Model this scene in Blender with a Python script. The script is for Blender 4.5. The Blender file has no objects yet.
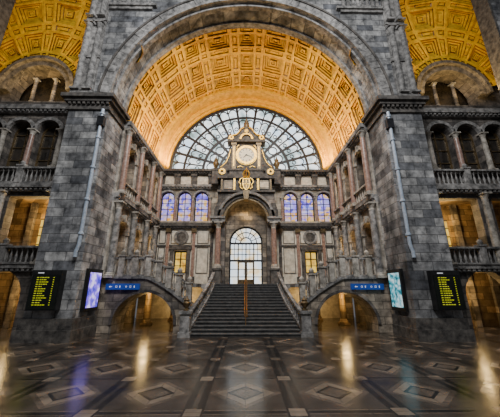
import bpy, bmesh, math, random
from math import pi, sin, cos, radians, sqrt
from mathutils import Vector
random.seed(4)
S = bpy.context.scene
COL = S.collection
ORD = ['first','second','third','fourth','fifth','sixth','seventh','eighth']

# ------------------------------------------------------------------ materials
def base_mat(name):
    m = bpy.data.materials.new(name); m.use_nodes = True
    return m, m.node_tree, m.node_tree.nodes['Principled BSDF']
def nd(t, kind, **kw):
    n = t.nodes.new(kind)
    for k, v in kw.items(): setattr(n, k, v)
    return n
def stone(name, c1, c2, rough=.7, scale=1.6, bump=.25, metal=0, brick=None, emit=None, spec=.4, stain=0):
    m, t, b = base_mat(name); L = t.links.new
    g = nd(t, 'ShaderNodeNewGeometry')
    no = nd(t, 'ShaderNodeTexNoise'); no.inputs['Scale'].default_value = scale
    no.inputs['Detail'].default_value = 7; no.inputs['Roughness'].default_value = .65
    L(g.outputs['Position'], no.inputs['Vector'])
    r = nd(t, 'ShaderNodeValToRGB')
    r.color_ramp.elements[0].position = .36; r.color_ramp.elements[1].position = .65
    r.color_ramp.elements[0].color = (*c1, 1); r.color_ramp.elements[1].color = (*c2, 1)
    L(no.outputs['Fac'], r.inputs['Fac'])
    col = r.outputs['Color']; hgt = no.outputs['Fac']
    def mul(a, c):
        mx = nd(t, 'ShaderNodeMix', data_type='RGBA', blend_type='MULTIPLY'); mx.inputs[0].default_value = 1
        L(a, mx.inputs[6]); L(c, mx.inputs[7]); return mx.outputs[2]
    if stain:
        mp = nd(t, 'ShaderNodeMapping'); mp.inputs['Scale'].default_value = (.6,.6,.14); L(g.outputs['Position'], mp.inputs['Vector'])
        n2 = nd(t, 'ShaderNodeTexNoise'); n2.inputs['Scale'].default_value = 1.0; n2.inputs['Detail'].default_value = 6; L(mp.outputs[0], n2.inputs['Vector'])
        mr = nd(t, 'ShaderNodeMapRange'); L(n2.outputs['Fac'], mr.inputs[0]); mr.inputs[1].default_value = .32; mr.inputs[2].default_value = .68
        mr.inputs[3].default_value = 1-stain; mr.inputs[4].default_value = 1.2
        col = mul(col, mr.outputs[0])
    if brick:
        sp = nd(t, 'ShaderNodeSeparateXYZ'); L(g.outputs['Position'], sp.inputs[0])
        ad = nd(t, 'ShaderNodeMath', operation='ADD'); L(sp.outputs[0], ad.inputs[0]); L(sp.outputs[1], ad.inputs[1])
        cb = nd(t, 'ShaderNodeCombineXYZ'); L(ad.outputs[0], cb.inputs[0]); L(sp.outputs[2], cb.inputs[1])
        br = nd(t, 'ShaderNodeTexBrick'); L(cb.outputs[0], br.inputs['Vector'])
        br.inputs['Scale'].default_value = 1; br.inputs['Brick Width'].default_value = brick[0]
        br.inputs['Row Height'].default_value = brick[1]; br.inputs['Mortar Size'].default_value = .018
        br.inputs['Mortar Smooth'].default_value = .3
        br.inputs['Color1'].default_value = (1.4, 1.37, 1.32, 1); br.inputs['Color2'].default_value = (.42, .43, .47, 1)
        br.inputs['Mortar'].default_value = (.32, .32, .32, 1)
        col = mul(col, br.outputs['Color'])
        su = nd(t, 'ShaderNodeMath', operation='SUBTRACT'); L(hgt, su.inputs[0]); L(br.outputs['Fac'], su.inputs[1]); hgt = su.outputs[0]
    L(col, b.inputs['Base Color'])
    if bump:
        bp = nd(t, 'ShaderNodeBump'); bp.inputs['Strength'].default_value = bump; bp.inputs['Distance'].default_value = .06
        L(hgt, bp.inputs['Height']); L(bp.outputs[0], b.inputs['Normal'])
    b.inputs['Roughness'].default_value = rough; b.inputs['Metallic'].default_value = metal
    b.inputs['Specular IOR Level'].default_value = spec
    if emit:
        L(col, b.inputs['Emission Color']); b.inputs['Emission Strength'].default_value = emit
    return m
def glass_mat(name, stops, scale, strength, vor=False):
    m, t, b = base_mat(name); L = t.links.new
    g = nd(t, 'ShaderNodeNewGeometry')
    if vor:
        no = nd(t, 'ShaderNodeTexVoronoi'); no.inputs['Scale'].default_value = scale
        L(g.outputs['Position'], no.inputs['Vector'])
        sp = nd(t, 'ShaderNodeSeparateColor'); L(no.outputs['Color'], sp.inputs[0]); out = sp.outputs[0]
    else:
        no = nd(t, 'ShaderNodeTexNoise'); no.inputs['Scale'].default_value = scale; no.inputs['Detail'].default_value = 5
        L(g.outputs['Position'], no.inputs['Vector']); out = no.outputs['Fac']
    r = nd(t, 'ShaderNodeValToRGB'); e = r.color_ramp.elements
    while len(e) < len(stops): e.new(.5)
    for i, (p, c) in enumerate(stops): e[i].position = p; e[i].color = (*c, 1)
    L(out, r.inputs['Fac']); L(r.outputs['Color'], b.inputs['Emission Color'])
    b.inputs['Emission Strength'].default_value = strength
    b.inputs['Base Color'].default_value = (.03, .03, .035, 1); b.inputs['Roughness'].default_value = .25
    return m
def floor_mat():
    m, t, b = base_mat('polished_marble_floor'); L = t.links.new
    g = nd(t, 'ShaderNodeNewGeometry'); sp = nd(t, 'ShaderNodeSeparateXYZ'); L(g.outputs['Position'], sp.inputs[0])
    def mth(op, a, c=None):
        n = nd(t, 'ShaderNodeMath', operation=op)
        for i, v in enumerate((a, c)):
            if v is None: continue
            if isinstance(v, (int, float)): n.inputs[i].default_value = v
            else: L(v, n.inputs[i])
        return n.outputs[0]
    C = 2.3
    def cell(o, off, c=C): return mth('ABSOLUTE', mth('SUBTRACT', mth('FRACT', mth('ADD', mth('DIVIDE', o, c), off)), .5))
    ax = cell(sp.outputs[0], 100.5); ay = cell(sp.outputs[1], 100.0)
    d = mth('ADD', ax, ay)
    def mixc(fac, a, c):
        n = nd(t, 'ShaderNodeMix', data_type='RGBA'); L(fac, n.inputs[0])
        for i, v in ((6, a), (7, c)):
            if isinstance(v, tuple): n.inputs[i].default_value = (*v, 1)
            else: L(v, n.inputs[i])
        return n.outputs[2]
    light = (.165, .128, .094); mid = (.092, .071, .054); dim = (.050, .040, .032); dark = (.015, .0135, .0125)
    c = mixc(mth('LESS_THAN', d, .41), dim, mid)
    c = mixc(mth('LESS_THAN', d, .33), c, light)
    c = mixc(mth('LESS_THAN', d, .21), c, dark)
    c = mixc(mth('LESS_THAN', d, .16), c, mid)
    c = mixc(mth('GREATER_THAN', ay, .45), c, mid)
    c = mixc(mth('GREATER_THAN', ay, .47), c, dark)
    c = mixc(mth('GREATER_THAN', ax, .40), c, dark)
    c = mixc(mth('GREATER_THAN', ax, .475), c, dim)
    c = mixc(mth('GREATER_THAN', mth('MINIMUM', ax, ay), .42), c, light)
    no = nd(t, 'ShaderNodeTexNoise'); no.inputs['Scale'].default_value = 1.3; no.inputs['Detail'].default_value = 8
    L(g.outputs['Position'], no.inputs['Vector'])
    rr = nd(t, 'ShaderNodeMapRange'); L(no.outputs['Fac'], rr.inputs[0]); rr.inputs[1].default_value = .3; rr.inputs[2].default_value = .7
    rr.inputs[3].default_value = .5; rr.inputs[4].default_value = 1.4
    mx = nd(t, 'ShaderNodeMix', data_type='RGBA', blend_type='MULTIPLY'); mx.inputs[0].default_value = 1
    L(c, mx.inputs[6]); L(rr.outputs[0], mx.inputs[7])
    jx = cell(sp.outputs[0], 100.0, C/5); jy = cell(sp.outputs[1], 100.0, C/5)
    j = mixc(mth('GREATER_THAN', mth('MAXIMUM', jx, jy), .487), mx.outputs[2], (.018,.016,.014))
    L(j, b.inputs['Base Color'])
    r2 = nd(t, 'ShaderNodeMapRange'); L(no.outputs['Fac'], r2.inputs[0]); r2.inputs[3].default_value = .10; r2.inputs[4].default_value = .32
    L(r2.outputs[0], b.inputs['Roughness']); b.inputs['Specular IOR Level'].default_value = .42
    return m

GREY  = stone('grey_stone_blocks', (.085,.085,.088), (.47,.465,.46), brick=(1.15,.5), bump=.7, stain=.74)
GREYS = stone('grey_stone_carved', (.085,.081,.077), (.40,.375,.35), scale=3, bump=.5, stain=.5)
PALE  = stone('pale_carved_stone', (.18,.158,.13), (.58,.52,.44), scale=3, bump=.4, stain=.35)
DARK  = stone('dark_weathered_stone', (.03,.027,.025), (.135,.12,.105), scale=3, bump=.4)
DARKB = stone('dark_stone_blocks', (.05,.044,.038), (.225,.195,.17), brick=(1.0,.45), bump=.5, stain=.45)
BEIGE = stone('cream_marble', (.50,.43,.33), (.86,.77,.62), scale=2.2, bump=.1, rough=.45)
WALL  = stone('warm_grey_wall', (.11,.09,.07), (.40,.335,.26), brick=(.9,.45), bump=.4, stain=.45)
CREAM = stone('cream_wall', (.26,.22,.165), (.58,.50,.39), brick=(1.2,.6), bump=.3, stain=.3)
RED   = stone('pink_brown_marble', (.20,.115,.088), (.42,.28,.22), scale=5, bump=.05, rough=.3)
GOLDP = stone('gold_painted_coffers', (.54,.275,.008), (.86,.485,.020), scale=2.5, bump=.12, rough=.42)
GOLD_SHADE = stone('gold_recess_shade', (.11,.045,.003), (.23,.10,.006), scale=2.5, bump=.1, rough=.5)  # same gold darkened: recess shade painted into the coffer risers
GOLD  = stone('gilt_metal', (.34,.18,.02), (.78,.48,.08), scale=6, bump=.15, rough=.35, metal=.55)
BRONZE= stone('dark_bronze', (.06,.04,.02), (.2,.135,.06), scale=6, bump=.2, rough=.4, metal=.4)
OCHRE = stone('ochre_blocks', (.17,.105,.045), (.40,.275,.135), scale=1.4, bump=.3, brick=(.9,.45))
IRON  = stone('black_iron', (.012,.012,.014), (.03,.03,.035), scale=8, bump=0, rough=.45, metal=.4)
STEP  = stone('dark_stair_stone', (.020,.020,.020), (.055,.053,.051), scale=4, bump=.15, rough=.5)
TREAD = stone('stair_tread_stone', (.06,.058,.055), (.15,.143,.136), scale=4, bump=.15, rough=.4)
PIPE  = stone('pale_grey_paint', (.28,.33,.40), (.44,.50,.58), scale=5, bump=0, rough=.35)
BLACK = stone('black_casing', (.008,.008,.008), (.018,.018,.018), scale=5, bump=0, rough=.3)
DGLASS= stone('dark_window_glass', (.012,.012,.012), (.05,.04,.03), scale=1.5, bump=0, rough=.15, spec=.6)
BRASS = stone('brass_rail', (.30,.16,.06), (.5,.3,.12), scale=6, bump=0, rough=.35, metal=.8)
BLUE  = stone('sign_blue', (.01,.04,.22), (.015,.055,.28), scale=2, bump=0, rough=.4, emit=.4)
WHITE = stone('sign_white', (.8,.82,.85), (.9,.9,.92), scale=2, bump=0, rough=.5, emit=.3)
YELLOW= stone('display_yellow', (.50,.55,.02), (.68,.68,.03), scale=2, bump=0, emit=.45)
FAN   = glass_mat('fanlight_glass', [(.32,(.12,.19,.17)),(.43,(.42,.54,.58)),(.53,(.95,1,1)),(.66,(.60,.78,.95))], .7, 2.0)
STAIN = glass_mat('violet_stained_glass', [(.0,(.07,.07,.62)),(.25,(.22,.15,.9)),(.5,(.50,.42,1)),(.68,(1,.58,.10)),(.8,(.72,.68,1)),(1,(.14,.18,.95))], 3.2, 1.3, True)
STAINW= glass_mat('warm_stained_glass', [(.0,(1,.42,.03)),(.25,(1,.64,.14)),(.45,(.42,.34,.98)),(.65,(1,.78,.40)),(.85,(.25,.2,.9)),(1,(1,.5,.06))], 3.2, 1.2, True)
DOORG = glass_mat('door_glass', [(.30,(.75,.45,.15)),(.42,(1,.85,.58)),(.52,(.90,.96,1)),(.66,(.72,.86,1))], 1.1, 1.6)
AMBER = glass_mat('amber_glass', [(.3,(.55,.25,.02)),(.6,(1,.66,.10))], 2, 1.3)
POSTS = {'left': glass_mat('purple_poster', [(.38,(.05,.04,.45)),(.5,(.22,.12,.85)),(.6,(.65,.55,1))], 2.2, 1.7),
         'right': glass_mat('pale_blue_poster', [(.36,(.01,.10,.15)),(.46,(.05,.40,.48)),(.55,(.40,.70,.80)),(.64,(.75,.92,.95))], 3.4, .95)}
GLOBE = glass_mat('lamp_glow', [(.3,(1,.6,.2)),(.7,(1,.75,.35))], 1, 12)
CLOCKF= stone('clock_face_white', (.62,.52,.34), (.75,.66,.46), scale=3, bump=0, rough=.4, emit=.18)
SCREEN= stone('screen_dark', (.004,.006,.004), (.012,.014,.01), bump=0, rough=.2)

# ------------------------------------------------------------------ builder
ORG = {}
class B:
    def __init__(s): s.bm = bmesh.new()
    def quad(s, *ps):
        return s.bm.faces.new([s.bm.verts.new(p) for p in ps])
    def hexa(s, v):
        v = [s.bm.verts.new(p) for p in v]
        for f in ((0,1,2,3),(4,5,6,7),(0,1,5,4),(1,2,6,5),(2,3,7,6),(3,0,4,7)): s.bm.faces.new([v[i] for i in f])
        return s
    def box(s, x0,x1,y0,y1,z0,z1):
        return s.hexa([(x0,y0,z0),(x1,y0,z0),(x1,y1,z0),(x0,y1,z0),(x0,y0,z1),(x1,y0,z1),(x1,y1,z1),(x0,y1,z1)])
    def prism(s, pts, y0, y1):
        a = [s.bm.verts.new((x,y0,z)) for x,z in pts]; b = [s.bm.verts.new((x,y1,z)) for x,z in pts]
        n = len(pts); s.bm.faces.new(a); s.bm.faces.new(b[::-1])
        for i in range(n): s.bm.faces.new([a[i],a[(i+1)%n],b[(i+1)%n],b[i]])
        return s
    def lathe(s, cx,cy,z0, prof, n=14):
        rings = []
        for r,z in prof:
            rings.append([s.bm.verts.new((cx+r*cos(2*pi*i/n), cy+r*sin(2*pi*i/n), z0+z)) for i in range(n)])
        for a,b in zip(rings, rings[1:]):
            for i in range(n): s.bm.faces.new([a[i],a[(i+1)%n],b[(i+1)%n],b[i]])
        s.bm.faces.new(rings[0][::-1]); s.bm.faces.new(rings[-1]); return s
    def ring(s, cx,cz,r0,r1,y0,y1,a0=0,a1=pi,n=32,gap=0,jit=0):
        for i in range(n):
            t0 = a0+(a1-a0)*(i+gap)/n; t1 = a0+(a1-a0)*(i+1-gap)/n
            j = random.uniform(-jit,jit)
            def p(r,t,y): return (cx+r*cos(t), y, cz+r*sin(t))
            s.hexa([p(r0,t0,y0+j),p(r1,t0,y0+j),p(r1,t1,y0+j),p(r0,t1,y0+j),p(r0,t0,y1),p(r1,t0,y1),p(r1,t1,y1),p(r0,t1,y1)])
        return s
    def disc(s, cx,cz,r,y0,y1,n=32):
        return s.prism([(cx+r*cos(2*pi*i/n),cz+r*sin(2*pi*i/n)) for i in range(n)],y0,y1)
    def bar(s, p, q, w, h):
        p, q = Vector(p), Vector(q); d = q-p; k = Vector((-d.y, d.x, 0))
        k = k.normalized()*w/2 if k.length > 1e-6 else Vector((w/2,0,0)); u = Vector((0,0,h))
        return s.hexa([p-k,p+k,q+k,q-k,p-k+u,p+k+u,q+k+u,q-k+u])
    def tube(s, pts, r, n=8):
        pts = [Vector(p) for p in pts]; rings = []
        for i,p in enumerate(pts):
            d = (pts[min(i+1,len(pts)-1)]-pts[max(i-1,0)]).normalized()
            a = d.cross(Vector((0,1,0)) if abs(d.y) < .9 else Vector((1,0,0))).normalized(); c = d.cross(a)
            rings.append([s.bm.verts.new(p+r*(a*cos(2*pi*j/n)+c*sin(2*pi*j/n))) for j in range(n)])
        for a,b in zip(rings, rings[1:]):
            for i in range(n): s.bm.faces.new([a[i],a[(i+1)%n],b[(i+1)%n],b[i]])
        s.bm.faces.new(rings[0][::-1]); s.bm.faces.new(rings[-1]); return s
    def outline(s, P, Q, y0, y1):
        for i in range(len(P)-1):
            a,b,c,d = P[i],P[i+1],Q[i+1],Q[i]
            s.hexa([(a[0],y0,a[1]),(b[0],y0,b[1]),(c[0],y0,c[1]),(d[0],y0,d[1]),(a[0],y1,a[1]),(b[0],y1,b[1]),(c[0],y1,c[1]),(d[0],y1,d[1])])
        return s
    def build(s, name, mat, parent=None, smooth=True):
        bmesh.ops.recalc_face_normals(s.bm, faces=s.bm.faces)
        if parent is not None: org = ORG[parent.name]
        else:
            vs = [v.co for v in s.bm.verts]
            org = Vector(((min(v.x for v in vs)+max(v.x for v in vs))/2, (min(v.y for v in vs)+max(v.y for v in vs))/2, min(v.z for v in vs)))
        bmesh.ops.translate(s.bm, verts=s.bm.verts, vec=-org)
        me = bpy.data.meshes.new(name); s.bm.to_mesh(me); s.bm.free()
        for mm in (mat if isinstance(mat,(list,tuple)) else [mat]): me.materials.append(mm)
        if smooth:
            me.polygons.foreach_set('use_smooth', [True]*len(me.polygons)); me.set_sharp_from_angle(angle=radians(35))
        o = bpy.data.objects.new(name, me); COL.objects.link(o)
        if parent is not None: o.parent = parent
        else: o.location = org
        ORG[o.name] = org; return o
def tag(o, label, cat, group=None):
    o['label'] = label; o['category'] = cat
    if group: o['group'] = group
    return o
def thing(name, label, cat, loc, group=None):
    o = bpy.data.objects.new(name, None); COL.objects.link(o); o.location = loc; o.empty_display_size = .3
    ORG[o.name] = Vector(loc); return tag(o, label, cat, group)
def struct(o): o['kind'] = 'structure'; return o
def sthing(name, label, cat, loc): return struct(thing(name, label, cat, loc))
def dup(root, loc, label, group=None, rotz=0):
    r = root.copy(); COL.objects.link(r); r.location = loc; r.rotation_euler = (0,0,rotz); r['label'] = label
    ORG[r.name] = Vector(loc)
    if group: r['group'] = group
    for ch in root.children:
        c = ch.copy(); COL.objects.link(c); c.parent = r
        for g in ch.children:
            d = g.copy(); COL.objects.link(d); d.parent = c
    return r

def arch_pts(uc,hw,zs,zsp,n=14):
    return [(uc-hw,zs)]+[(uc-hw*cos(pi*i/n), zsp+hw*sin(pi*i/n)) for i in range(n+1)]+[(uc+hw,zs)]
def arched_wall(b, f, u0,u1,z0,top,ops,depth,solid=False,n=14):
    T = top if callable(top) else (lambda u: top)
    ds = (0,depth) if solid else (0,)
    def panel(ua,za,ub,zb):
        for d in ds: b.quad(f(ua,d,za),f(ub,d,zb),f(ub,d,T(ub)),f(ua,d,T(ua)))
        if solid: b.quad(f(ua,0,T(ua)),f(ub,0,T(ub)),f(ub,depth,T(ub)),f(ua,depth,T(ua)))
    def strip(ua,ub):
        if ub-ua < 1e-4: return
        k = max(1,int((ub-ua)/.3)) if callable(top) else 1
        for i in range(k): panel(ua+(ub-ua)*i/k, z0, ua+(ub-ua)*(i+1)/k, z0)
    cur = u0
    for uc,hw,zs,zsp,k in sorted(ops):
        strip(cur, uc-hw)
        P = [(uc-hw*cos(pi*i/n), zsp+hw*sin(pi*i/n)) for i in range(n+1)] if k == 'a' else [(uc-hw,zsp),(uc+hw,zsp)]
        for p,q in zip(P,P[1:]):
            panel(p[0],p[1],q[0],q[1])
            b.quad(f(p[0],0,p[1]),f(q[0],0,q[1]),f(q[0],depth,q[1]),f(p[0],depth,p[1]))
        for u in (uc-hw,uc+hw):
            if zsp > zs: b.quad(f(u,0,zs),f(u,0,zsp),f(u,depth,zsp),f(u,depth,zs))
        if zs > z0:
            for d in ds: b.quad(f(uc-hw,d,z0),f(uc+hw,d,z0),f(uc+hw,d,zs),f(uc-hw,d,zs))
            b.quad(f(uc-hw,0,zs),f(uc+hw,0,zs),f(uc+hw,depth,zs),f(uc-hw,depth,zs))
        cur = uc+hw
    strip(cur,u1)
    if solid:
        for u in (u0,u1): b.quad(f(u,0,z0),f(u,0,T(u)),f(u,depth,T(u)),f(u,depth,z0))
def coffers(b, f, ue, ve, D=.42):
    R = [(0,0),(.075,0),(.085,.4*D),(.16,.4*D),(.175,.75*D),(.25,.75*D),(.265,D),(.36,D),(.375,.6*D),(.42,.6*D),(.435,.8*D)]
    for u0,u1 in zip(ue,ue[1:]):
        for v0,v1 in zip(ve,ve[1:]):
            prev = None; ph = 0
            small = min((u1-u0)/max(a-c for a,c in zip(ue[1:],ue)), (v1-v0)/max(a-c for a,c in zip(ve[1:],ve))) < .5
            rr = R if not small else [(0,0),(.13,0),(.16,.3*D),(.30,.3*D),(.32,.1*D),(.40,.1*D)]
            for m,h in rr:
                du,dv = (u1-u0)*m,(v1-v0)*m
                cur = [f(u0+du,v0+dv,h),f(u1-du,v0+dv,h),f(u1-du,v1-dv,h),f(u0+du,v1-dv,h)]
                if prev:
                    for i in range(4):
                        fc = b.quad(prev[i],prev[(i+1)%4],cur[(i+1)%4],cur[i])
                        if h != ph: fc.material_index = 1  # risers take the darker gold that paints in the shade
                prev = cur; ph = h
            b.quad(*prev)
def edges(a0,a1,pattern):
    tot = sum(pattern); e = [a0]; s = 0
    for p in pattern: s += p; e.append(a0+(a1-a0)*s/tot)
    return e

# ------------------------------------------------------------------ reusable things
_col = {}
def column(loc, h, r, mat, label, group, capmat=None):
    capmat = capmat or PALE; key = (round(h,2), round(r,3), mat.name, capmat.name)
    if key in _col: return dup(_col[key], loc, label, group)
    x,y,z = loc; t = thing('column', label, 'column', loc, group)
    b = B().box(x-1.45*r,x+1.45*r,y-1.45*r,y+1.45*r,z,z+.6*r)
    b.lathe(x,y,z+.6*r,[(1.4*r,0),(1.45*r,.2*r),(1.2*r,.45*r),(1.25*r,.7*r),(1.02*r,.9*r)]); b.build('base',capmat,t)
    h0 = 1.5*r; h1 = h-2.4*r
    B().lathe(x,y,z,[(r,h0),(1.02*r,h0+(h1-h0)*.3),(.97*r,h0+(h1-h0)*.65),(.86*r,h1)],16).build('shaft',mat,t)
    b = B().lathe(x,y,z,[(.95*r,h1),(.95*r,h1+.25*r),(.85*r,h1+.4*r),(1.0*r,h1+1.0*r),(1.35*r,h1+1.7*r),(1.3*r,h1+1.9*r)])
    b.box(x-1.5*r,x+1.5*r,y-1.5*r,y+1.5*r,z+h-.5*r,z+h); b.build('capital',capmat,t)
    _col[key] = t; return t
_bal = {}
def baluster_mesh(h, mat):
    k = (round(h,2),mat.name)
    if k not in _bal:
        b = B(); b.lathe(0,0,0,[(.08,0),(.08,.06*h),(.04,.10*h),(.085,.34*h),(.07,.46*h),(.03,.66*h),(.035,.82*h),(.065,.88*h),(.08,.94*h),(.08,h)],8)
        bmesh.ops.recalc_face_normals(b.bm, faces=b.bm.faces)
        me = bpy.data.meshes.new('baluster'); b.bm.to_mesh(me); b.bm.free(); me.materials.append(mat)
        me.polygons.foreach_set('use_smooth',[True]*len(me.polygons)); _bal[k] = me
    return _bal[k]
def balustrade(pts, h, step, label, group, mat=None, posts=True, name='balustrade', railmat=None, rw=.32):
    mat = mat or PALE; railmat = railmat or mat; pts = [Vector(p) for p in pts]
    o = pts[0]; t = thing(name, label, 'balustrade', o, group)
    pl, rl = B(), B()
    for p,q in zip(pts,pts[1:]):
        pl.bar(p,q,.28,.10); rl.bar(p+Vector((0,0,h-.12)),q+Vector((0,0,h-.12)),rw,.12)
        L = (q-p).length; n = max(2,int(L/step))
        for i in range(n):
            c = p+(q-p)*((i+.5)/n)
            k = bpy.data.objects.new('baluster', baluster_mesh(h-.22,mat)); COL.objects.link(k); k.parent = t
            k.location = c-o+Vector((0,0,.10))
    pl.build('plinth_rail',railmat,t); rl.build('handrail',railmat,t)
    if posts:
        for p in pts:
            B().box(p.x-.18,p.x+.18,p.y-.18,p.y+.18,p.z,p.z+h+.04).box(p.x-.24,p.x+.24,p.y-.24,p.y+.24,p.z+h+.04,p.z+h+.14).lathe(p.x,p.y,p.z+h+.14,[(.1,0),(.16,.08),(.17,.2),(.1,.3),(.02,.36)],8).build('post',mat,t)
    return t

SP = 14.3; R0 = 8.9; YA = 15.0; YS = 17.2; YB = 26.0
# ------------------------------------------------------------------ floor
struct(B().box(-26,26,-9,26.6,-.2,0).build('floor', floor_mat(), smooth=False))

# ------------------------------------------------------------------ great arch wall
b = B(); arched_wall(b, lambda u,d,z:(u,YA+d,z), -11.4,11.4,SP,28,[(0,R0,SP,SP,'a')],YS-YA,n=56)
struct(b.build('wall_center', GREY))
t = thing('great_arch','huge grey stone arch spanning the hall between two tall piers','arch',(0,YA,SP))
B().ring(0,SP,R0,R0+.2,YA-.14,YA,n=60,gap=.0).build('inner_moulding',GREYS,t)
B().ring(0,SP,R0+.2,R0+.72,YA-.08,YA,n=52,gap=.025,jit=.015).build('voussoirs',GREYS,t)
B().ring(0,SP,R0+.72,R0+.86,YA-.16,YA,n=60).build('outer_moulding',DARK,t)
for y0,y1 in ((YA+.25,YA+.6),(YS-.6,YS-.2)): B().ring(0,SP,R0-.16,R0,y0,y1,n=60).build('soffit_rib',GREYS,t)

NS = 17; H = 2.9/NS
def hwf(q): return 2.32+.85*(1-q)**1.5

for s in (-1,1):
    side = 'left' if s < 0 else 'right'
    def sb(bb,x0,x1,*r): return bb.box(min(s*x0,s*x1),max(s*x0,s*x1),*r)
    # ---- pier
    t = thing('stone_pier', f'massive grey block stone pier carrying the {side} foot of the great arch','pier',(s*10.15,16.1,0),'piers of the great arch')
    bb = B(); sb(bb,8.7,11.6,14.75,YS,0,.55); sb(bb,8.76,11.5,14.85,YS,.55,1.1); bb.build('plinth',DARK,t)
    bb = B(); sb(bb,8.9,11.4,YA,YS,1.1,SP-.75); bb.build('shaft',GREY,t)
    bb = B()
    for z0,z1,e in ((SP-.75,SP-.6,.12),(SP-.6,SP-.2,.05),(SP-.2,SP+.02,.25),(SP+.02,SP+.28,.42)): sb(bb,8.9-e,11.4+e,YA-e,YS,z0,z1)
    for i in range(9): sb(bb,8.85+i*.3,9.0+i*.3,YA-.2,YA,SP-.38,SP-.22)
    bb.build('capital',DARK,t)
    bb = B(); sb(bb,10.05,11.4,YA-.12,YA,SP+.5,28); sb(bb,9.95,11.4,YA-.3,YA,SP+.28,SP+.6)
    for z in (17.6,20.9): sb(bb,10.0,11.4,YA-.2,YA,z,z+.22)
    struct(bb.build('trim_pilaster_'+side, GREYS))
    for k,u in enumerate((10.35,11.1)):
        for j,(z,h) in enumerate(((SP+.6,5.7),(20.9+.22,6.0))):
            column((s*u,YA-.16,z),h,.2,GREYS,f'{"inner" if k==0 else "outer"} slender grey column above the {side} pier, {"lower" if j==0 else "upper"} tier','columns above the '+side+' pier',GREYS)
    bb = B(); sb(bb,6.6,10.0,YA-.28,YA,22.3,22.5); sb(bb,6.9,10.0,YA-.16,YA,22.08,22.3)
    for i in range(8): sb(bb,7.1+i*.36,7.3+i*.36,YA-.14,YA,22.5,23.4)
    sb(bb,6.6,10.0,YA-.24,YA,23.4,23.6)
    struct(bb.build('trim_spandrel_'+side,GREYS))
    # ---- pipe
    x = s*9.12; y = YA-.16
    t = thing('drainpipe', f'pale grey vertical pipe strapped to the corner of the {side} pier','pipe',(x,y,3.9),'pipes on the piers')
    B().tube([(x,y,13.5),(x,y,5.4),(x,y,4.9),(x+s*.1,y,4.5),(x+s*.1,y,4.2)],.10,10).build('pipe_run',PIPE,t)
    for z in (5.4,7.4,9.4,11.4,13.1):
        B().lathe(x,y,z,[(.125,0),(.15,.03),(.15,.13),(.125,.16)],10).box(x-.05,x+.05,y+.1,YA+.02,z+.04,z+.12).build('bracket',PIPE,t)
    B().box(x-.2,x+.2,y-.14,YA,12.3,12.95).build('hopper',IRON,t)
    # ---- departure board
    xc = s*10.35 if s < 0 else 10.62
    t = thing('departure_board', f'black train display with yellow rows hung on the {side} pier','display board',(xc,14.8,1.5),'train displays on the piers')
    B().box(xc-.76,xc+.76,14.62,14.98,1.5,3.5).build('casing',BLACK,t)
    sc = B().box(xc-.70,xc+.70,14.60,14.63,1.57,3.22).build('screen',SCREEN,t)
    hd = B().box(xc-.70,xc+.70,14.60,14.63,3.26,3.45).build('header',BLACK,t)
    rnd = random.Random(3 if s<0 else 8)
    for k in range(13):
        z = 3.10-k*.112
        if rnd.random() < .1: continue
        pcs = [(xc-.46,.10),(xc+.38,.05)]; u = xc-.30
        for w in range(rnd.randint(2,4)):
            l = rnd.uniform(.05,.13); pcs.append((u,l)); u += l+.03
        for u,l in pcs: B().box(u,u+l,14.585,14.6,z,z+.042).build('text_word',YELLOW,sc,smooth=False)
    B().box(xc-.45,xc-.15,14.585,14.6,3.33,3.38).build('header_text',WHITE,hd)
    # ---- poster on the inner face
    t = thing('advertising_screen', f'upright black framed panel with a glowing {"purple" if s<0 else "pale blue green"} image on the {side} pier','screen',(s*8.8,16.3,1.3),'advertising panels')
    bb = B(); sb(bb,8.72,8.9,15.55,17.05,1.35,3.65); bb.build('frame',BLACK,t)
    bb = B(); sb(bb,8.70,8.73,15.72,16.88,1.55,3.45); bb.build('panel',POSTS[side],t)
    # ---- blue sign
    xs = s*7.6
    t = thing('direction_sign', f'narrow blue direction sign with white symbols above the {side} stair arch','sign',(xs,17.45,2.42),'direction signs')
    B().box(xs-1.02,xs+1.02,17.42,17.58,2.5,2.86).build('sign_panel',BLUE,t)
    z = 2.68; a = xs-.75
    B().prism([(a-.07,z),(a+.01,z+.06),(a+.01,z+.018),(a+.12,z+.018),(a+.12,z-.018),(a+.01,z-.018),(a+.01,z-.06)],17.405,17.42).build('arrow',WHITE,t)
    for k,dx in enumerate((.38,.60,.98,1.24,1.48)):
        bb = B(); cx = a+dx
        if k%3 == 0: bb.outline([(cx-.05,z-.06),(cx-.05,z+.06),(cx+.05,z+.06),(cx+.05,z-.06),(cx-.05,z-.06)],[(cx-.033,z-.043),(cx-.033,z+.043),(cx+.033,z+.043),(cx+.033,z-.043),(cx-.033,z-.043)],17.405,17.42)
        elif k%3 == 1: bb.disc(cx,z+.048,.022,17.405,17.42,10).prism([(cx-.035,z+.022),(cx+.035,z+.022),(cx+.02,z-.068),(cx-.02,z-.068)],17.405,17.42)
        else: bb.ring(cx,z,.036,.056,17.405,17.42,0,2*pi,12)
        bb.build('pictogram',WHITE,t)

    # ---------------------------------------------------------------- outer bay
    YC = 17.2
    F = lambda u,d,z:(s*u, YC+d, z)
    b = B(); arched_wall(b,F,11.4,24,0,4.1,[(15.0,1.45,0,2.2,'a'),(19.0,1.45,0,2.2,'a')],.6)
    arched_wall(b,F,11.4,24,4.1,9.2,[(14.35,1.35,5.0,8.45,'r'),(18.0,1.35,5.0,8.45,'r')],.6)
    arched_wall(b,F,11.4,24,9.2,15.2,[(14.1,.86,10.4,13.3,'a'),(16.1,.86,10.4,13.3,'a'),(18.1,.86,10.4,13.3,'a')],.6)
    arched_wall(b,F,11.4,24,15.2,20.6,[(15.5,2.15,15.9,16.6,'a')],.8)
    struct(b.build('wall_'+side, DARKB))
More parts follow.
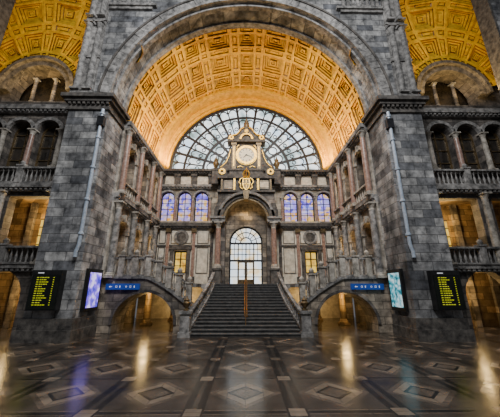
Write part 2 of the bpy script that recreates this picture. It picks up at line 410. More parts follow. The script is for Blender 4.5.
    b = B(); sb(b,11.4,24,20.2,20.4,0,9); struct(b.build('wall_'+side+'_inner', OCHRE))
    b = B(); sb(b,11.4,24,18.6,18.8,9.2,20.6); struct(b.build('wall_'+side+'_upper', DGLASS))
    for k,z in enumerate((3.75,9.0,15.0,20.6)):
        b = B(); sb(b,11.4,24,17.85,20.2,z-.15,z+.15); struct(b.build('floor_gallery_'+side+'_'+'abcd'[k], OCHRE))
    for k,(z0,z1,e) in enumerate(((3.55,4.0,.35),(8.75,9.25,.45),(14.75,15.3,.45))):
        b = B(); sb(b,11.4,24,YC-e,YC,z0+.2,z1); sb(b,11.4,24,YC-e*.55,YC,z0,z0+.2)
        for i in range(26): sb(b,11.5+i*.32,11.66+i*.32,YC-e*.85,YC-e*.5,z0+.06,z0+.2)
        struct(b.build('trim_cornice_'+side+'_'+'abc'[k], GREYS))
    for k,u in enumerate((12.2,13.9,16.2,18)):
        b = B(); sb(b,u-.2,u+.2,19.95,20.2,0,3.6); sb(b,u-.2,u+.2,19.95,20.2,3.9,8.85); struct(b.build(f'trim_inner_{side}_{"abcd"[k]}', WALL))
    for k,u in enumerate((13.05,15.05)):
        t = sthing(f'window_{20+k+(0 if s<0 else 2)}', f'tall amber lit window inside the {side} gallery, {"nearer to" if k==0 else "farther from"} the great arch','window',(s*u,20.15,5))
        bb = B(); sb(bb,u-.45,u+.45,20.1,20.2,5.0,7.6); bb.build('glass',AMBER,t)
        bb = B(); sb(bb,u-.03,u+.03,20.05,20.1,5,7.6)
        for z in (5.0,5.65,6.3,6.95,7.55): sb(bb,u-.45,u+.45,20.05,20.1,z,z+.06)
        bb.build('glazing_bars',IRON,t)
    # timber doors behind the ground arches
    for k,u in enumerate((15.0,19.0)):
        t = sthing(f'door_{2+k+(0 if s<0 else 2)}', f'dark panelled door at the back of the {"nearer" if k==0 else "farther"} {side} ground passage','door',(s*u,20.1,0))
        bb = B(); sb(bb,u-.75,u+.75,20.05,20.2,0,2.5); bb.build('door_leaf',BRONZE,t)
        for q in (-.38,.38):
            bb = B(); sb(bb,u+q-.26,u+q+.26,20.02,20.05,1.1,2.3); bb.build('glass_panel',AMBER,t)
    for k,u in enumerate((14.1,16.1,18.1)):
        t = sthing(f'window_{30+k+(0 if s<0 else 3)}', f'dark glazed arched window, {ORD[k]} out from the great arch in the {side} upper arcade','window',(s*u,17.75,10.4))
        bb = B().outline(arch_pts(s*u,.86,10.4,13.3),arch_pts(s*u,.74,10.4,13.3),17.68,17.8)
        bb.box(s*u-.04,s*u+.04,17.7,17.8,10.4,14.1)
        for z in (11.3,12.3,13.3): bb.box(s*u-.85,s*u+.85,17.7,17.8,z-.03,z+.03)
        bb.build('frame',BRONZE,t)
        B().prism(arch_pts(s*u,.8,10.4,13.3),17.78,17.8).build('glass',DGLASS,t)
    # lunette hood
    t = thing('lunette_arch', f'dark stone half round hood arch high in the {side} bay','arch',(s*15.5,YC,15.9),'hood arches of the bays')
    B().ring(s*15.5,16.6,2.15,2.6,YC-.45,YC,n=24,gap=.02).build('hood',DARK,t)
    B().ring(s*15.5,16.6,2.6,2.85,YC-.7,YC,n=24).build('hood_moulding',DARK,t)
    for k in range(2): column((s*(14.75+1.5*k),YC+.3,15.9),2.2,.13,DARKB,f'dark column {"nearer to" if k==0 else "farther from"} the great arch in the {side} lunette','lunette columns '+side,GREYS)
    # upper arcade
    for k,u in enumerate((13.1,15.1,17.1,19.1)):
        column((s*u,YC-.17,10.4),2.95,.17,RED if k%2 else PALE,f'{ORD[k]} column out from the great arch in the {side} upper arcade','upper arcade columns '+side)
    for k,u in enumerate((14.1,16.1,18.1)):
        o = B().ring(s*u,13.3,.86,1.1,YC-.22,YC,n=14,gap=.02).build('arch_moulding',GREYS)
        tag(o,f'grey round arch moulding, {ORD[k]} out from the great arch in the {side} upper arcade','arch','upper arcade arches '+side)
    balustrade([(s*12.1,YC-.3,9.25),(s*15.1,YC-.3,9.25),(s*18.4,YC-.3,9.25)],1.15,.3,f'stone balustrade under the arcade of the {side} bay','bay balustrades',GREYS)
    balustrade([(s*12.0,YC-.28,4.0),(s*14.9,YC-.28,4.0),(s*17.6,YC-.28,4.0)],1.1,.3,f'low stone balustrade of the lit gallery in the {side} bay','bay balustrades',GREYS)
    for k,u in enumerate((12.7,16.05)):
        column((s*u,YC-.17,4.0),4.75,.22,PALE,f'{"inner" if k==0 else "outer"} pale column before the lit gallery of the {side} bay','gallery columns '+side)
    for k,(u,z) in enumerate(((14.05,7.2),(13.95,2.55))):
        t = thing('wall_lamp', f'warm glowing globe lamp in the {"gallery" if k==0 else "ground passage"} of the {side} bay','lamp',(s*u,20.2,z),'globe wall lamps')
        B().tube([(s*u,20.0,z),(s*u,19.85,z-.05),(s*u,19.7,z+.08)],.03,6).build('bracket',IRON,t)
        B().lathe(s*u,19.7,z+.05,[(.05,0),(.16,.1),(.2,.22),(.15,.36),(.04,.42)],12).build('globe',GLOBE,t)
    # flared gold vault concentric with the lunette
    def fv(u,v,h):
        a = v*pi/2; r = 2.82+5.6*sin(a)+h*sin(a)*.8
        return (s*15.5+r*cos(u), YC-.5-1.6*(1-cos(a))+h*cos(a)*.9, 16.6+r*sin(u))
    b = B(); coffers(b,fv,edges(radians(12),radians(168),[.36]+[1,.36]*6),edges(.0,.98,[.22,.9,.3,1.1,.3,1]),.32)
    struct(b.build('ceiling_bay_'+side, [GOLDP,GOLD_SHADE], smooth=False))
    # outer pier
    t = thing('outer_pier', f'grey stone pier at the far {side} edge of the hall','pier',(s*18.8,14.9,0),'outer piers')
    bb = B(); sb(bb,17.5,20.7,14.2,15.5,0,1); bb.build('plinth',DARK,t)
    bb = B(); sb(bb,17.75,20.5,14.5,15.5,1,28); bb.build('shaft',GREY,t)
    bb = B(); sb(bb,17.6,17.75,14.4,15.5,1,28); bb.build('edge_moulding',DARK,t)

    # ---------------------------------------------------------------- side wall of the central bay
    G = lambda u,d,z:(s*(R0+d), u, z)
    ys = (18.9,21.6,24.3)
    b = B(); arched_wall(b,G,YS,YB,0,3.2,[(y,.95,0,1.5,'a') for y in ys],.6)
    arched_wall(b,G,YS,YB,3.2,8.6,[(y,.9,3.4,6.3,'a') for y in ys],.6)
    arched_wall(b,G,YS,YB,8.6,SP,[(y,.9,9.6,12.0,'a') for y in ys],.6)
    struct(b.build('wall_nave_'+side, WALL))
    b = B(); sb(b,11.0,11.2,YS,YB,0,SP); struct(b.build('wall_nave_'+side+'_inner',OCHRE))
    for k,z in enumerate((3.05,8.6,14.1)):
        b = B(); sb(b,9.5,11.0,YS,YB,z-.15,z+.1); struct(b.build('floor_nave_'+side+'_'+'abc'[k], OCHRE))
    for k,(z0,z1,e) in enumerate(((8.2,8.75,.4),(13.7,14.3,.55))):
        b = B(); sb(b,8.9-e,8.9,YS,25.4,z0+.25,z1); sb(b,8.9-e*.5,8.9,YS,25.4,z0,z0+.25)
        for i in range(26): sb(b,8.9-e*.8,8.9-e*.5,YS+.1+i*.31,YS+.25+i*.31,z0+.08,z0+.25)
        struct(b.build('trim_nave_'+side+'_'+'ab'[k], GREYS))
    for k,y in enumerate((17.55,20.25,22.95,25.2)):
        column((s*8.55,y,8.75),4.95,.2,RED,f'{ORD[k]} upper column back along the {side} side wall','upper side columns '+side,PALE)
        column((s*8.55,y,3.2),5.0,.22,GREYS,f'{ORD[k]} lower column back along the {side} side wall','lower side columns '+side,PALE)
        for z0,z1 in ((3.2,8.2),(8.75,13.7)):
            bb = B(); sb(bb,8.78,8.9,y-.34,y+.34,z0,z1); struct(bb.build(f'trim_strip_{side}_{"abcd"[k]}{"_low" if z0<5 else "_high"}',PALE))
    for k,y in enumerate(ys):
        for zs,nm in ((6.3,'lower'),(12.0,'upper')):
            bb = B(); n = 14
            for i in range(n):
                def p(r,a,x): return (s*x, y+r*cos(a), zs+r*sin(a))
                a0,a1 = pi*(i+.02)/n, pi*(i+.98)/n
                bb.hexa([p(.9,a0,8.68),p(1.12,a0,8.68),p(1.12,a1,8.68),p(.9,a1,8.68),p(.9,a0,8.9),p(1.12,a0,8.9),p(1.12,a1,8.9),p(.9,a1,8.9)])
            sb(bb,8.58,8.9,y-.12,y+.12,zs+.8,zs+1.3)
            tag(bb.build('arch_moulding',PALE),f'round arch moulding, {ORD[k]} back along the {side} side wall, {nm} row','arch',f'{nm} side wall arches {side}')
    balustrade([(s*8.62,17.8,8.75),(s*8.62,25.1,8.75)],1.0,.36,f'stone balustrade along the upper {side} side wall','side wall balustrades',PALE,posts=False)

    # ---------------------------------------------------------------- stair wing
    def top(u):
        if u <= 3.4: return 1.5
        if u >= 6.2: return 3.3
        q = (u-3.4)/2.8; return 1.5+1.8*(q*(1.35-.35*q))
    t = thing('stair_wing', f'grey stone arched bridge rising from the stairs to the {side} pier','stair bridge',(s*6.1,18.5,0),'arched stair wings')
    b = B(); arched_wall(b, lambda u,d,z:(s*u,17.6+d,z),3.3,8.9,0,top,[(6.2,1.85,0,.48,'a')],1.8,solid=True,n=24); b.build('bridge',WALL,t)
    B().ring(s*6.2,.48,1.85,2.02,17.52,17.6,n=22,gap=.02).build('arch_ring',DARKB,t)
    bb = B(); sb(bb,3.4,8.9,19.4,YB,2.65,2.9); bb.build('landing_slab',GREYS,t)
    bb = B()
    for i in range(20):
        ua,ub = 3.3+5.6*i/20, 3.3+5.6*(i+1)/20
        bb.bar((s*ua,17.55,top(ua)-.14),(s*ub,17.55,top(ub)-.14),.14,.14)
    bb.build('string_course',GREYS,t)
    us = [3.55,4.2,4.85,5.5,6.2,7.05,7.9,8.75]
    balustrade([(s*u,17.7,top(u)) for u in us],1.2,.22,f'stone balustrade stepping up the {side} stair wing from the central stairs','stair wing balustrades',PALE,rw=.26,railmat=GREYS)
    for k,(u,y) in enumerate(((4.9,21.5),(7.3,21.5),(6.1,24.4))):
        column((s*u,y,0),2.65,.24,OCHRE,f'{("inner","outer","rear")[k]} squat pillar in the passage behind the {side} stair arch','passage pillars '+side,OCHRE)

    # ---------------------------------------------------------------- flight side kerb and balustrade
    path = []
    for i in range(9):
        q = i/8; path.append(Vector((s*(hwf(q)+.17), 16.75+q*4.55, .26+q*2.6)))
    t = thing('stair_kerb', f'low dark stone kerb along the {side} edge of the central stairs, ending in an urn','stair kerb',(path[0].x,path[0].y,0),'stair kerbs')
    bb = B(); k = Vector((.15,0,0))
    for p,q in zip(path,path[1:]):
        pf,qf = Vector((p.x,p.y,0)),Vector((q.x,q.y,0))
        bb.hexa([pf-k,pf+k,qf+k,qf-k,p-k,p+k,q+k,q-k])
    bb.build('kerb_slab',DARKB,t)
    xx,yy = path[0].x+s*.05,path[0].y-.3
    B().box(xx-.34,xx+.34,yy-.34,yy+.34,0,.25).box(xx-.27,xx+.27,yy-.27,yy+.27,.25,1.2).box(xx-.34,xx+.34,yy-.34,yy+.34,1.2,1.36).build('newel_pedestal',GREYS,t)
    B().lathe(xx,yy,1.36,[(.16,0),(.18,.05),(.08,.12),(.2,.3),(.23,.42),(.14,.52),(.17,.58),(.06,.68),(.03,.8)],14).build('urn',BRONZE,t)
    balustrade(path,.9,.24,f'pierced dark stone balustrade down the {side} edge of the central stairs','flight balustrades',GREYS,posts=False,railmat=GREYS,rw=.22)

# ------------------------------------------------------------------ central staircase
t = thing('staircase','wide dark stone staircase rising to the lit doorway under the clock','stairs',(0,16.3,0))
for i in range(NS):
    q = i/(NS-1); y0 = 16.3+i*.3; hw = hwf(q)
    y1 = y0+.3 if i < NS-1 else 21.45
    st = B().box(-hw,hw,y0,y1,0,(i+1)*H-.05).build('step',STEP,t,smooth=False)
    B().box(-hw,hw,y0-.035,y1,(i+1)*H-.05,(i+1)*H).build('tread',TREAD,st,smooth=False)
B().box(-3.4,3.4,21.45,YB,2.55,2.9).build('landing',GREYS,t)
t = thing('centre_handrail','thin brass handrail running up the middle of the central stairs','handrail',(0,16.6,.17))
for dx in (-.07,.07):
    B().tube([(dx,17.0,1.0),(dx,17.2,1.25),(dx,20.9,3.35),(dx,21.1,3.35)],.022,8).build('rail',BRASS,t)
for i in (2,5,8,11,14):
    y = 16.3+i*.3+.15; z = (i+1)*H; zr = 1.25+(y-17.2)*2.1/3.7
    B().tube([(0,y,z),(0,y,min(zr,3.35)-.02)],.028,8).box(-.1,.1,y-.025,y+.025,min(zr,3.35)-.07,min(zr,3.35)-.02).build('post',BRASS,t)

# ------------------------------------------------------------------ back wall
F = lambda u,d,z:(u,YB+d,z)
b = B(); arched_wall(b,F,-8.9,8.9,0,8.5,[(-6.25,.62,3.9,6.0,'r'),(0,1.6,2.9,6.8,'a'),(6.25,.62,3.9,6.0,'r')],.5,n=20)
struct(b.build('wall_back',BEIGE))
wx = (4.5,6.2,7.9)
b = B(); arched_wall(b,F,-8.9,8.9,8.5,SP,[(s*x,.70,8.95,11.3,'a') for s in (-1,1) for x in wx],.5)
struct(b.build('wall_back_upper',CREAM))
for nm,(z0,z1,e,m) in {'a':(8.15,8.7,.4,DARK),'b':(12.2,12.65,.45,GREYS),'c':(13.85,14.3,.6,DARK)}.items():
    b = B()
    for x0,x1 in (((-8.9,-2.6),(2.6,8.9)) if nm == 'a' else ((-8.9,8.9),)):
        b.box(x0,x1,YB-e,YB,z0+.2,z1).box(x0,x1,YB-e*.5,YB,z0,z0+.2)
        for i in range(int((x1-x0)/.3)): b.box(x0+.05+i*.3,x0+.2+i*.3,YB-e*.8,YB-e*.5,z0+.06,z0+.2)
    struct(b.build('trim_back_'+nm,m))
RF = 8.1
b = B().ring(0,SP,RF,8.35,25.85,26.3,n=64).ring(0,SP,8.35,8.75,25.6,26.3,n=64).ring(0,SP,8.75,R0+.6,24.3,26.3,n=64); struct(b.build('wall_lunette_rim',GOLDP))
t = sthing('window_1','vast half round fanlight with radiating black glazing bars behind the clock','window',(0,26.15,SP))
pts = [(RF*cos(pi*i/64),SP+RF*sin(pi*i/64)) for i in range(65)]
B().prism(pts,26.2,26.24).build('glass',FAN,t,smooth=False)
b = B()
for r,w in ((RF-.06,.22),(6.6,.15),(4.6,.18),(2.9,.16)): b.ring(0,SP,r-w,r+w*.4,26.06,26.2,n=64)
NR = 22
for i in range(NR+1):
    a = pi*i/NR; w = .2 if i%2 == 0 else .1
    r0 = 2.0 if i%2 == 0 else 4.6
    d = Vector((cos(a),0,sin(a))); n = Vector((-sin(a),0,cos(a)))*w/1.6; c = Vector((0,26.1,SP)); yk = Vector((0,.1,0))
    b.hexa([c+d*r0-n,c+d*r0+n,c+d*RF+n,c+d*RF-n,c+d*r0-n+yk,c+d*r0+n+yk,c+d*RF+n+yk,c+d*RF-n+yk])
for i in range(NR):
    a = pi*(i+.5)/NR
    b.ring(7.3*cos(a),SP+7.3*sin(a),.38,.47,26.08,26.18,a-pi/2,a+pi/2,8)
    b.ring(5.95*cos(a),SP+5.95*sin(a),.28,.36,26.08,26.18,a-pi/2,a+pi/2,8)
    b.ring(5.2*cos(a),SP+5.2*sin(a),.16,.23,26.08,26.18,0,2*pi,8)
for i in range(NR//2):
    a = pi*(i+.5)/(NR//2)
    b.ring(3.75*cos(a),SP+3.75*sin(a),.40,.5,26.08,26.18,0,2*pi,14)
b.build('tracery',IRON,t)
n = 2
for s in (-1,1):
    side = 'left' if s < 0 else 'right'
    for k,x in enumerate(wx):
        u = s*x
        t = sthing(f'window_{n}',f'arched violet and amber stained glass window, {ORD[k]} out from the clock on the {side}','window',(u,26.3,8.95)); n += 1
        B().prism(arch_pts(u,.68,9.9,11.3),26.3,26.34).build('glass',STAIN,t,smooth=False)
        B().box(u-.68,u+.68,26.3,26.34,8.95,9.9).build('lower_glass',STAINW,t,smooth=False)
        b = B().outline(arch_pts(u,.71,8.95,11.3),arch_pts(u,.60,9.05,11.3),26.2,26.3)
        b.box(u-.03,u+.03,26.22,26.3,8.95,12.0)
        for z in (9.6,10.2,10.8,11.3): b.box(u-.68,u+.68,26.22,26.3,z-.025,z+.025)
        b.build('frame',IRON,t)
        o = B().ring(u,11.3,.70,.88,YB-.16,YB,n=14,gap=.02).build('arch_moulding',GREYS); tag(o,f'stone arch moulding over the {ORD[k]} violet window out from the clock, {side} group','arch','violet window arches '+side)
    for k,x in enumerate((3.62,5.35,7.05,8.7)):
        column((s*x,YB-.15,8.7),2.65,.14,RED,f'{ORD[k]} slim colonnette out from the clock beside the violet windows, {side} group','window colonnettes '+side)
    t = sthing(f'window_{n}',f'small square amber lit window on the landing, {side} of the doorway','window',(s*6.25,26.3,3.9)); n += 1
    u = s*6.25
    B().box(u-.62,u+.62,26.3,26.34,3.9,6.0).build('glass',AMBER,t)
    b = B().outline([(u-.62,3.9),(u-.62,6),(u+.62,6),(u+.62,3.9),(u-.62,3.9)],[(u-.5,4.02),(u-.5,5.88),(u+.5,5.88),(u+.5,4.02),(u-.5,4.02)],26.2,26.3)
    b.box(u-.05,u+.05,26.22,26.3,3.9,6).box(u-.62,u+.62,26.22,26.3,5.2,5.28).box(u-.62,u+.62,26.22,26.3,4.6,4.65); b.build('frame',IRON,t)
    t = thing('window_surround',f'dark stone pedimented frame round the amber window, {side} of the doorway','window frame',(u,YB,3.0),'amber window frames')
    for q in (-1,1): B().box(u+q*.8-.16,u+q*.8+.16,YB-.2,YB,2.95,6.1).build('jamb',DARK,t)
    B().box(u-1.05,u+1.05,YB-.26,YB,6.1,6.3).prism([(u-1.05,6.3),(u+1.05,6.3),(u,6.62)],YB-.24,YB).build('pediment',DARK,t)
    t = thing('roundel',f'round dark medallion in a grey stone ring, {side} of the doorway arch','medallion',(u,YB,6.62),'wall medallions')
    B().ring(u,7.32,.46,.70,YB-.14,YB,0,2*pi,24).build('ring',GREYS,t)
    B().disc(u,7.32,.46,YB-.05,YB,24).build('disc',DARK,t)
    for k,x in enumerate((3.3,5.02,7.5,8.65)):
        xx = s*x
        t = thing('pilaster',f'{ORD[k]} flat {"brown" if k in (1,2) else "grey"} pilaster out from the doorway on the {side}','pilaster',(xx,YB,2.9),'back wall pilasters '+side)
        B().box(xx-.24,xx+.24,YB-.26,YB,2.9,3.6).build('base',DARK,t)
        B().box(xx-.14,xx+.14,YB-.18,YB,3.6,7.75).build('shaft',RED if k in (1,2) else DARKB,t)
        B().box(xx-.24,xx+.24,YB-.3,YB,7.75,8.15).build('capital',BRONZE,t)
    for x0,x1,cs in ((3.6,4.72,'a'),(5.25,7.25,'b'),(7.75,8.4,'c')):
        a,c = min(s*x0,s*x1),max(s*x0,s*x1)
        for z0,z1,nm in ((6.7,8.05,'high'),(3.9,6.35,'low')):
            if cs == 'b' and nm == 'low': continue
            b = B().outline([(a,z0),(a,z1),(c,z1),(c,z0),(a,z0)],[(a+.06,z0+.06),(a+.06,z1-.06),(c-.06,z1-.06),(c-.06,z0+.06),(a+.06,z0+.06)],YB-.06,YB)
            struct(b.build(f'trim_panel_{side}_{cs}_{nm}',DARK))
    struct(B().box(-8.9 if s<0 else 3.2,-3.2 if s<0 else 8.9,YB-.12,YB,6.42,6.58).build('trim_band_'+side,DARK))
    for k,x in enumerate((3.6,5.35,7.05,8.6)):
        xx = s*x
        o = B().box(xx-.24,xx+.24,YB-.3,YB,12.65,13.85).box(xx-.3,xx+.3,YB-.36,YB,13.6,13.85).build('attic_pedestal',DARK)
        tag(o,f'{ORD[k]} dark block pedestal under the fanlight out from the clock, {side} side','pedestal','attic pedestals '+side)
    for k,(x0,x1) in enumerate(((3.95,5.0),(5.7,6.7),(7.4,8.25))):
        a,c = min(s*x0,s*x1),max(s*x0,s*x1)
        struct(B().box(a,c,YB-.06,YB,12.8,13.6).build(f'trim_attic_{side}_{"abc"[k]}',BEIGE))
    xx = s*3.1
    t = thing('pinnacle',f'small dark stone pinnacle on a pedestal, {side} of the clock','pinnacle',(xx,25.2,12.5),'clock pinnacles')
    B().box(xx-.32,xx+.32,24.9,25.5,12.5,13.9).box(xx-.4,xx+.4,24.85,25.55,13.9,14.1).build('pedestal',DARK,t)
    B().lathe(xx,25.2,14.1,[(.26,0),(.3,.1),(.16,.2),(.28,.5),(.3,.75),(.2,.95),(.22,1.05),(.08,1.3),(.03,1.55)],10).build('urn',BRONZE,t)
# ------------------------------------------------------------------ portal
PSP = 8.75; PR = 1.95
t = thing('portal','tall deep dark stone round arch framing the doorway at the stair top','portal',(0,25,2.9))
b = B(); arched_wall(b, lambda u,d,z:(u,24.8+d,z),-2.75,2.75,2.9,11.5,[(0,PR,2.9,PSP,'a')],1.2,n=22)
for q in (-2.75,2.75): b.quad((q,24.8,2.9),(q,26,2.9),(q,26,11.5),(q,24.8,11.5))
b.build('arch_block',DARKB,t)
B().ring(0,PSP,PR,PR+.22,24.55,24.8,n=22,gap=.0).build('inner_archivolt',BRONZE,t)
B().ring(0,PSP,PR+.22,PR+.5,24.4,24.8,n=21,gap=.03).build('voussoirs',DARK,t)
B().ring(0,PSP,PR+.5,PR+.72,24.1,24.8,n=24).build('hood_moulding',GREYS,t)
B().prism([(-.2,10.6),(.2,10.6),(.32,11.5),(-.32,11.5)],24.0,24.8).build('keystone',BRONZE,t)
for q in (-1,1):
    B().box(min(q*1.95,q*3.3),max(q*1.95,q*3.3),24.0,YB,8.75,8.95).box(min(q*1.95,q*3.15),max(q*1.95,q*3.15),24.12,YB,8.45,8.75).build('cornice',GREYS,t)
B().outline(arch_pts(0,PR,2.9,PSP,20),arch_pts(0,1.6,2.9,6.8,20),25.9,25.98).build('inner_arch',WALL,t)
for s in (-1,1):
    side = 'left' if s < 0 else 'right'
    x = s*2.55
    o = B().box(x-.36,x+.36,24.1,24.8,2.9,4.1).box(x-.42,x+.42,24.02,24.8,4.1,4.25).build('column_pedestal',DARK); tag(o,f'dark block pedestal under the column {side} of the doorway','pedestal','portal pedestals')
    column((x,24.42,4.25),4.2,.25,RED,f'pinkish brown marble column flanking the doorway on the {side}','portal columns',PALE)
    o = B().box(x-.42,x+.42,24.1,24.8,8.95,9.6).prism([(x-.42,9.6),(x+.42,9.6),(x+.2,10.3),(x-.2,10.3)],24.2,24.8).build('entablature_block',DARK); tag(o,f'dark stone block above the column {side} of the doorway','stone block','portal blocks')
t = sthing('door_1','bright arched glazed doorway with dark glazing bars at the stair top','door',(0,26.3,2.9))
B().prism(arch_pts(0,1.58,2.9,6.8,20),26.3,26.34).build('glass',DOORG,t,smooth=False)
b = B().outline(arch_pts(0,1.62,2.9,6.8,20),arch_pts(0,1.46,2.9,6.8,20),26.15,26.3)
for x in (-1.12,-.75,-.37,0,.37,.75,1.12): b.box(x-(.05 if x in (-.75,0,.75) else .025),x+(.05 if x in (-.75,0,.75) else .025),26.18,26.3,2.9 if x in (-.75,0,.75) else 5.1,6.8)
for z in (5.1,6.75): b.box(-1.6,1.6,26.16,26.3,z-.09,z+.09)
for z in (3.6,4.3,5.7,6.2): b.box(-1.6,1.6,26.2,26.3,z-.03,z+.03)
for i in range(1,8):
    a = pi*i/8; b.tube([(.5*cos(a),26.24,6.8+.5*sin(a)),(1.55*cos(a),26.24,6.8+1.55*sin(a))],.035,5)
b.ring(0,6.8,.48,.58,26.18,26.3,n=14).ring(0,6.8,1.0,1.08,26.18,26.3,n=18); b.build('frame',IRON,t)
for x0,x1 in ((-.74,-.03),(.03,.74)):
    lf = B().outline([(x0,2.9),(x0,5.0),(x1,5.0),(x1,2.9),(x0,2.9)],[(x0+.09,3.35),(x0+.09,4.9),(x1-.09,4.9),(x1-.09,3.35),(x0+.09,3.35)],26.08,26.16).build('door_leaf',BRONZE,t)
    B().box((x0+x1)/2+(.2 if x0<0 else -.24),(x0+x1)/2+(.24 if x0<0 else -.2),26.02,26.08,3.8,4.3).build('handle',GOLD,lf)
# ------------------------------------------------------------------ clock monument
t = thing('clock_monument','ornate dark stone and gilded clock tower standing before the fanlight','clock',(0,25.2,11.5))
B().box(-2.5,2.5,24.7,YB,11.5,12.9).box(-2.8,2.8,24.45,YB,12.9,13.15).box(-2.8,2.8,24.5,YB,11.5,11.7).build('attic_base',DARK,t)
for s in (-1,1):
    B().box(s*1.75-.42,s*1.75+.42,24.62,24.7,11.85,12.75).build('side_panel',CREAM,t)
    B().box(s*1.15-.09,s*1.15+.09,24.5,24.7,11.7,12.9).build('gilt_strip',GOLD,t)
    B().box(s*2.38-.08,s*2.38+.08,24.55,24.7,11.7,12.9).build('gilt_strip',BRONZE,t)
    B().tube([(s*.36,24.4,11.75),(s*.58,24.4,11.9),(s*.52,24.4,12.2),(s*.7,24.4,12.45),(s*.58,24.4,12.75),(s*.36,24.4,12.9)],.07,6).build('gilt_supporter',GOLD,t)
sh = [(-.32,12.8),(-.4,12.25),(-.28,11.8),(0,11.5),(.28,11.8),(.4,12.25),(.32,12.8)]
B().prism(sh,24.3,24.7).build('shield',BRONZE,t)
si = [(x*.74,12.2+(z-12.2)*.76) for x,z in sh]
b = B().outline(sh+sh[:1],si+si[:1],24.22,24.3).box(-.04,.04,24.24,24.3,11.75,12.6).box(-.28,.28,24.24,24.3,12.18,12.26); b.build('shield_trim',GOLD,t)
b = B().lathe(0,24.45,12.85,[(.30,0),(.32,.1),(.26,.14),(.28,.2)],12)
for i in range(8):
    a = 2*pi*i/8; b.tube([(.27*cos(a),24.45+.27*sin(a),13.03),(.36*cos(a),24.45+.36*sin(a),13.35),(.22*cos(a),24.45+.22*sin(a),13.65),(0,24.45,13.72)],.035,5)
b.lathe(0,24.45,13.66,[(.06,0),(.1,.1),(.06,.2),(.02,.36)],8); b.build('crown',GOLD,t)
B().box(-1.7,1.7,24.75,25.75,13.15,13.9).box(-1.9,1.9,24.65,25.8,13.8,14.0).build('plinth',DARK,t)
B().box(-1.35,1.35,24.95,25.65,14.0,17.0).build('clock_case',DARK,t)
for s in (-1,1):
    B().box(s*1.27-.2,s*1.27+.2,24.78,24.98,14.0,16.8).box(s*1.27-.27,s*1.27+.27,24.72,24.98,16.7,17.0).build('case_pilaster',BRONZE,t)
    B().box(s*1.27-.05,s*1.27+.05,24.74,24.78,14.3,16.5).build('gilt_drop',GOLD,t)
    v = [(1.35,16.5),(1.75,16.4),(1.9,15.6),(2.1,15.0),(2.45,14.6),(2.8,14.3),(2.9,13.7),(2.7,13.15),(1.35,13.15)]
    B().prism([(s*x,z) for x,z in v],24.95,25.55).build('volute',DARK,t)
    B().ring(s*2.42,13.78,.14,.34,24.84,24.95,0,2*pi,16).build('scroll_eye',GOLD,t)
    B().tube([(s*1.62,24.93,16.2),(s*1.8,24.93,15.4),(s*2.05,24.93,14.8),(s*2.58,24.93,14.25)],.06,6).build('scroll',GOLD,t)
    # curved gable scrolls
    B().tube([(s*1.85,24.66,17.3),(s*1.5,24.66,17.75),(s*1.1,24.66,17.8),(s*.8,24.66,18.1),(s*.55,24.66,18.55),(s*.25,24.66,18.7)],.08,6).build('gilt_moulding',GOLD,t)
    B().ring(s*1.55,17.5,.1,.26,24.62,24.75,0,2*pi,14).build('gable_scroll_eye',GOLD,t)
    B().lathe(s*1.7,25.2,17.7,[(.16,0),(.2,.08),(.1,.16),(.17,.36),(.09,.5),(.03,.68)],10).build('gable_urn',BRONZE,t)
    B().tube([(s*.35,24.9,14.25),(s*.6,24.9,14.4),(s*.9,24.9,14.25)],.05,6).tube([(s*.75,24.9,16.75),(s*.95,24.9,16.55),(s*.98,24.9,16.3)],.05,6).build('gilt_leaf',GOLD,t)
gp = [(1.9,17.25),(1.85,17.6),(1.55,17.75),(1.1,17.8),(.8,18.1),(.6,18.55),(.35,18.8)]
B().box(-1.95,1.95,24.6,25.75,17.0,17.25).prism([(x,z) for x,z in gp]+[(-x,z) for x,z in gp[::-1]],24.75,25.65).build('pediment',DARK,t)
B().ring(0,17.3,.5,.7,24.58,24.75,n=16).build('shell_ornament',GOLD,t)
B().disc(0,18.3,.2,24.66,24.75,16).build('gable_boss',GOLD,t)
B().lathe(0,25.2,18.8,[(.34,0),(.36,.1),(.24,.18),(.32,.36),(.28,.55),(.3,.7),(.16,.85),(.18,1.0),(.06,1.2),(.03,1.35)],12).build('finial',BRONZE,t)
B().ring(0,15.6,.80,1.02,24.78,24.96,0,2*pi,36).ring(0,15.6,1.02,1.1,24.86,24.96,0,2*pi,36).build('clock_rim',GOLD,t)
face = B().disc(0,15.6,.80,24.86,24.96,36).build('clock_face',CLOCKF,t)
for i in range(12):
    a = 2*pi*i/12; c = Vector((.65*sin(a),24.84,15.6+.65*cos(a))); d = Vector((sin(a),0,cos(a)))*.09; nn = Vector((cos(a),0,-sin(a)))*.03; y = Vector((0,.02,0))
    B().hexa([c-d-nn,c-d+nn,c+d+nn,c+d-nn,c-d-nn+y,c-d+nn+y,c+d+nn+y,c+d-nn+y]).build('hour_mark',IRON,face)
for L,a,w in ((.42,radians(225),.045),(.6,radians(110),.035)):
    d = Vector((sin(a),0,cos(a))); nn = Vector((cos(a),0,-sin(a)))*w; c = Vector((0,24.81,15.6)); y = Vector((0,.02,0))
    B().hexa([c-d*.1-nn,c-d*.1+nn,c+d*L+nn*.4,c+d*L-nn*.4,c-d*.1-nn+y,c-d*.1+nn+y,c+d*L+nn*.4+y,c+d*L-nn*.4+y]).build('clock_hand',IRON,face)

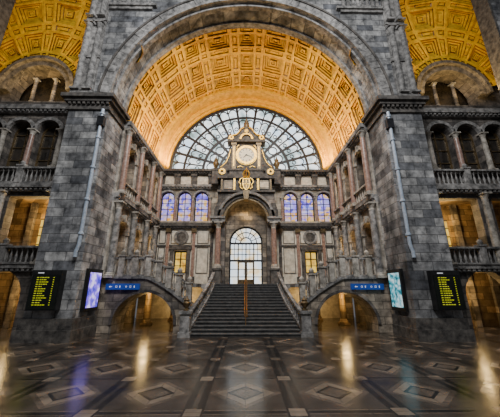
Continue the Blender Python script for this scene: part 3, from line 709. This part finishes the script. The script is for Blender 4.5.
# ------------------------------------------------------------------ barrel vault
def fb(u,v,h):
    r = R0+.12+h; return (r*cos(u), v, SP+r*sin(u))
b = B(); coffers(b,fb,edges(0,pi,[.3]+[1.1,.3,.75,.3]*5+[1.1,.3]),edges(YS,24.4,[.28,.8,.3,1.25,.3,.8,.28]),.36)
struct(b.build('ceiling',[GOLDP,GOLD_SHADE],smooth=False))

# ------------------------------------------------------------------ lights
def lamp(kind, loc, energy, color, size=.3, rot=(0,0,0), sy=None):
    l = bpy.data.lights.new('lamp',kind); l.energy = energy; l.color = color
    if kind == 'AREA':
        l.size = size
        if sy: l.shape = 'RECTANGLE'; l.size_y = sy
    else: l.shadow_soft_size = size
    o = bpy.data.objects.new('lamp_light',l); COL.objects.link(o); o.location = loc; o.rotation_euler = rot; return o
WARM = (1,.66,.25)
for s in (-1,1):
    lamp('AREA',(s*8.0,21.8,14.6),600,WARM,.4,(pi,s*-.2,0),6.0)
    lamp('AREA',(s*8.0,25.0,14.6),170,WARM,.4,(pi,s*-.3,0),1.0)
    lamp('AREA',(s*14.9,15.6,15.8),400,WARM,5,(pi,0,0),.8)
    lamp('POINT',(s*14.6,18.9,7.4),260,WARM,.3)
    lamp('POINT',(s*15.0,19.0,2.9),170,WARM,.3)
    lamp('POINT',(s*7.0,20.6,2.0),90,WARM,.25)
    lamp('POINT',(s*5.4,24.6,1.8),90,WARM,.4)
    for y in (19.9,23.4):
        lamp('POINT',(s*10.2,y,6.6),150,WARM,.2); lamp('POINT',(s*10.2,y,12.3),90,WARM,.2); lamp('POINT',(s*10.2,y,2.2),50,WARM,.2)
lamp('POINT',(0,25.3,9.4),50,WARM,.2)
lamp('AREA',(0,16.6,21.0),1100,(1,.89,.73),9,(radians(42),0,0),.8)  # unseen fill added behind the great arch to warm the back wall
lamp('AREA',(0,2,24),5600,(.95,.975,1),7,(radians(32),0,0))
w = bpy.data.worlds.new('World'); S.world = w; w.use_nodes = True
bg = w.node_tree.nodes['Background']; bg.inputs[0].default_value = (.72,.76,.83,1); bg.inputs[1].default_value = .16

cam = bpy.data.cameras.new('Camera'); cam.sensor_width = 36; cam.lens = 19.44
co = bpy.data.objects.new('Camera',cam); COL.objects.link(co)
co.location = (0,0,2.6); co.rotation_euler = (radians(90+16.4),0,radians(-.85)); S.camera = co
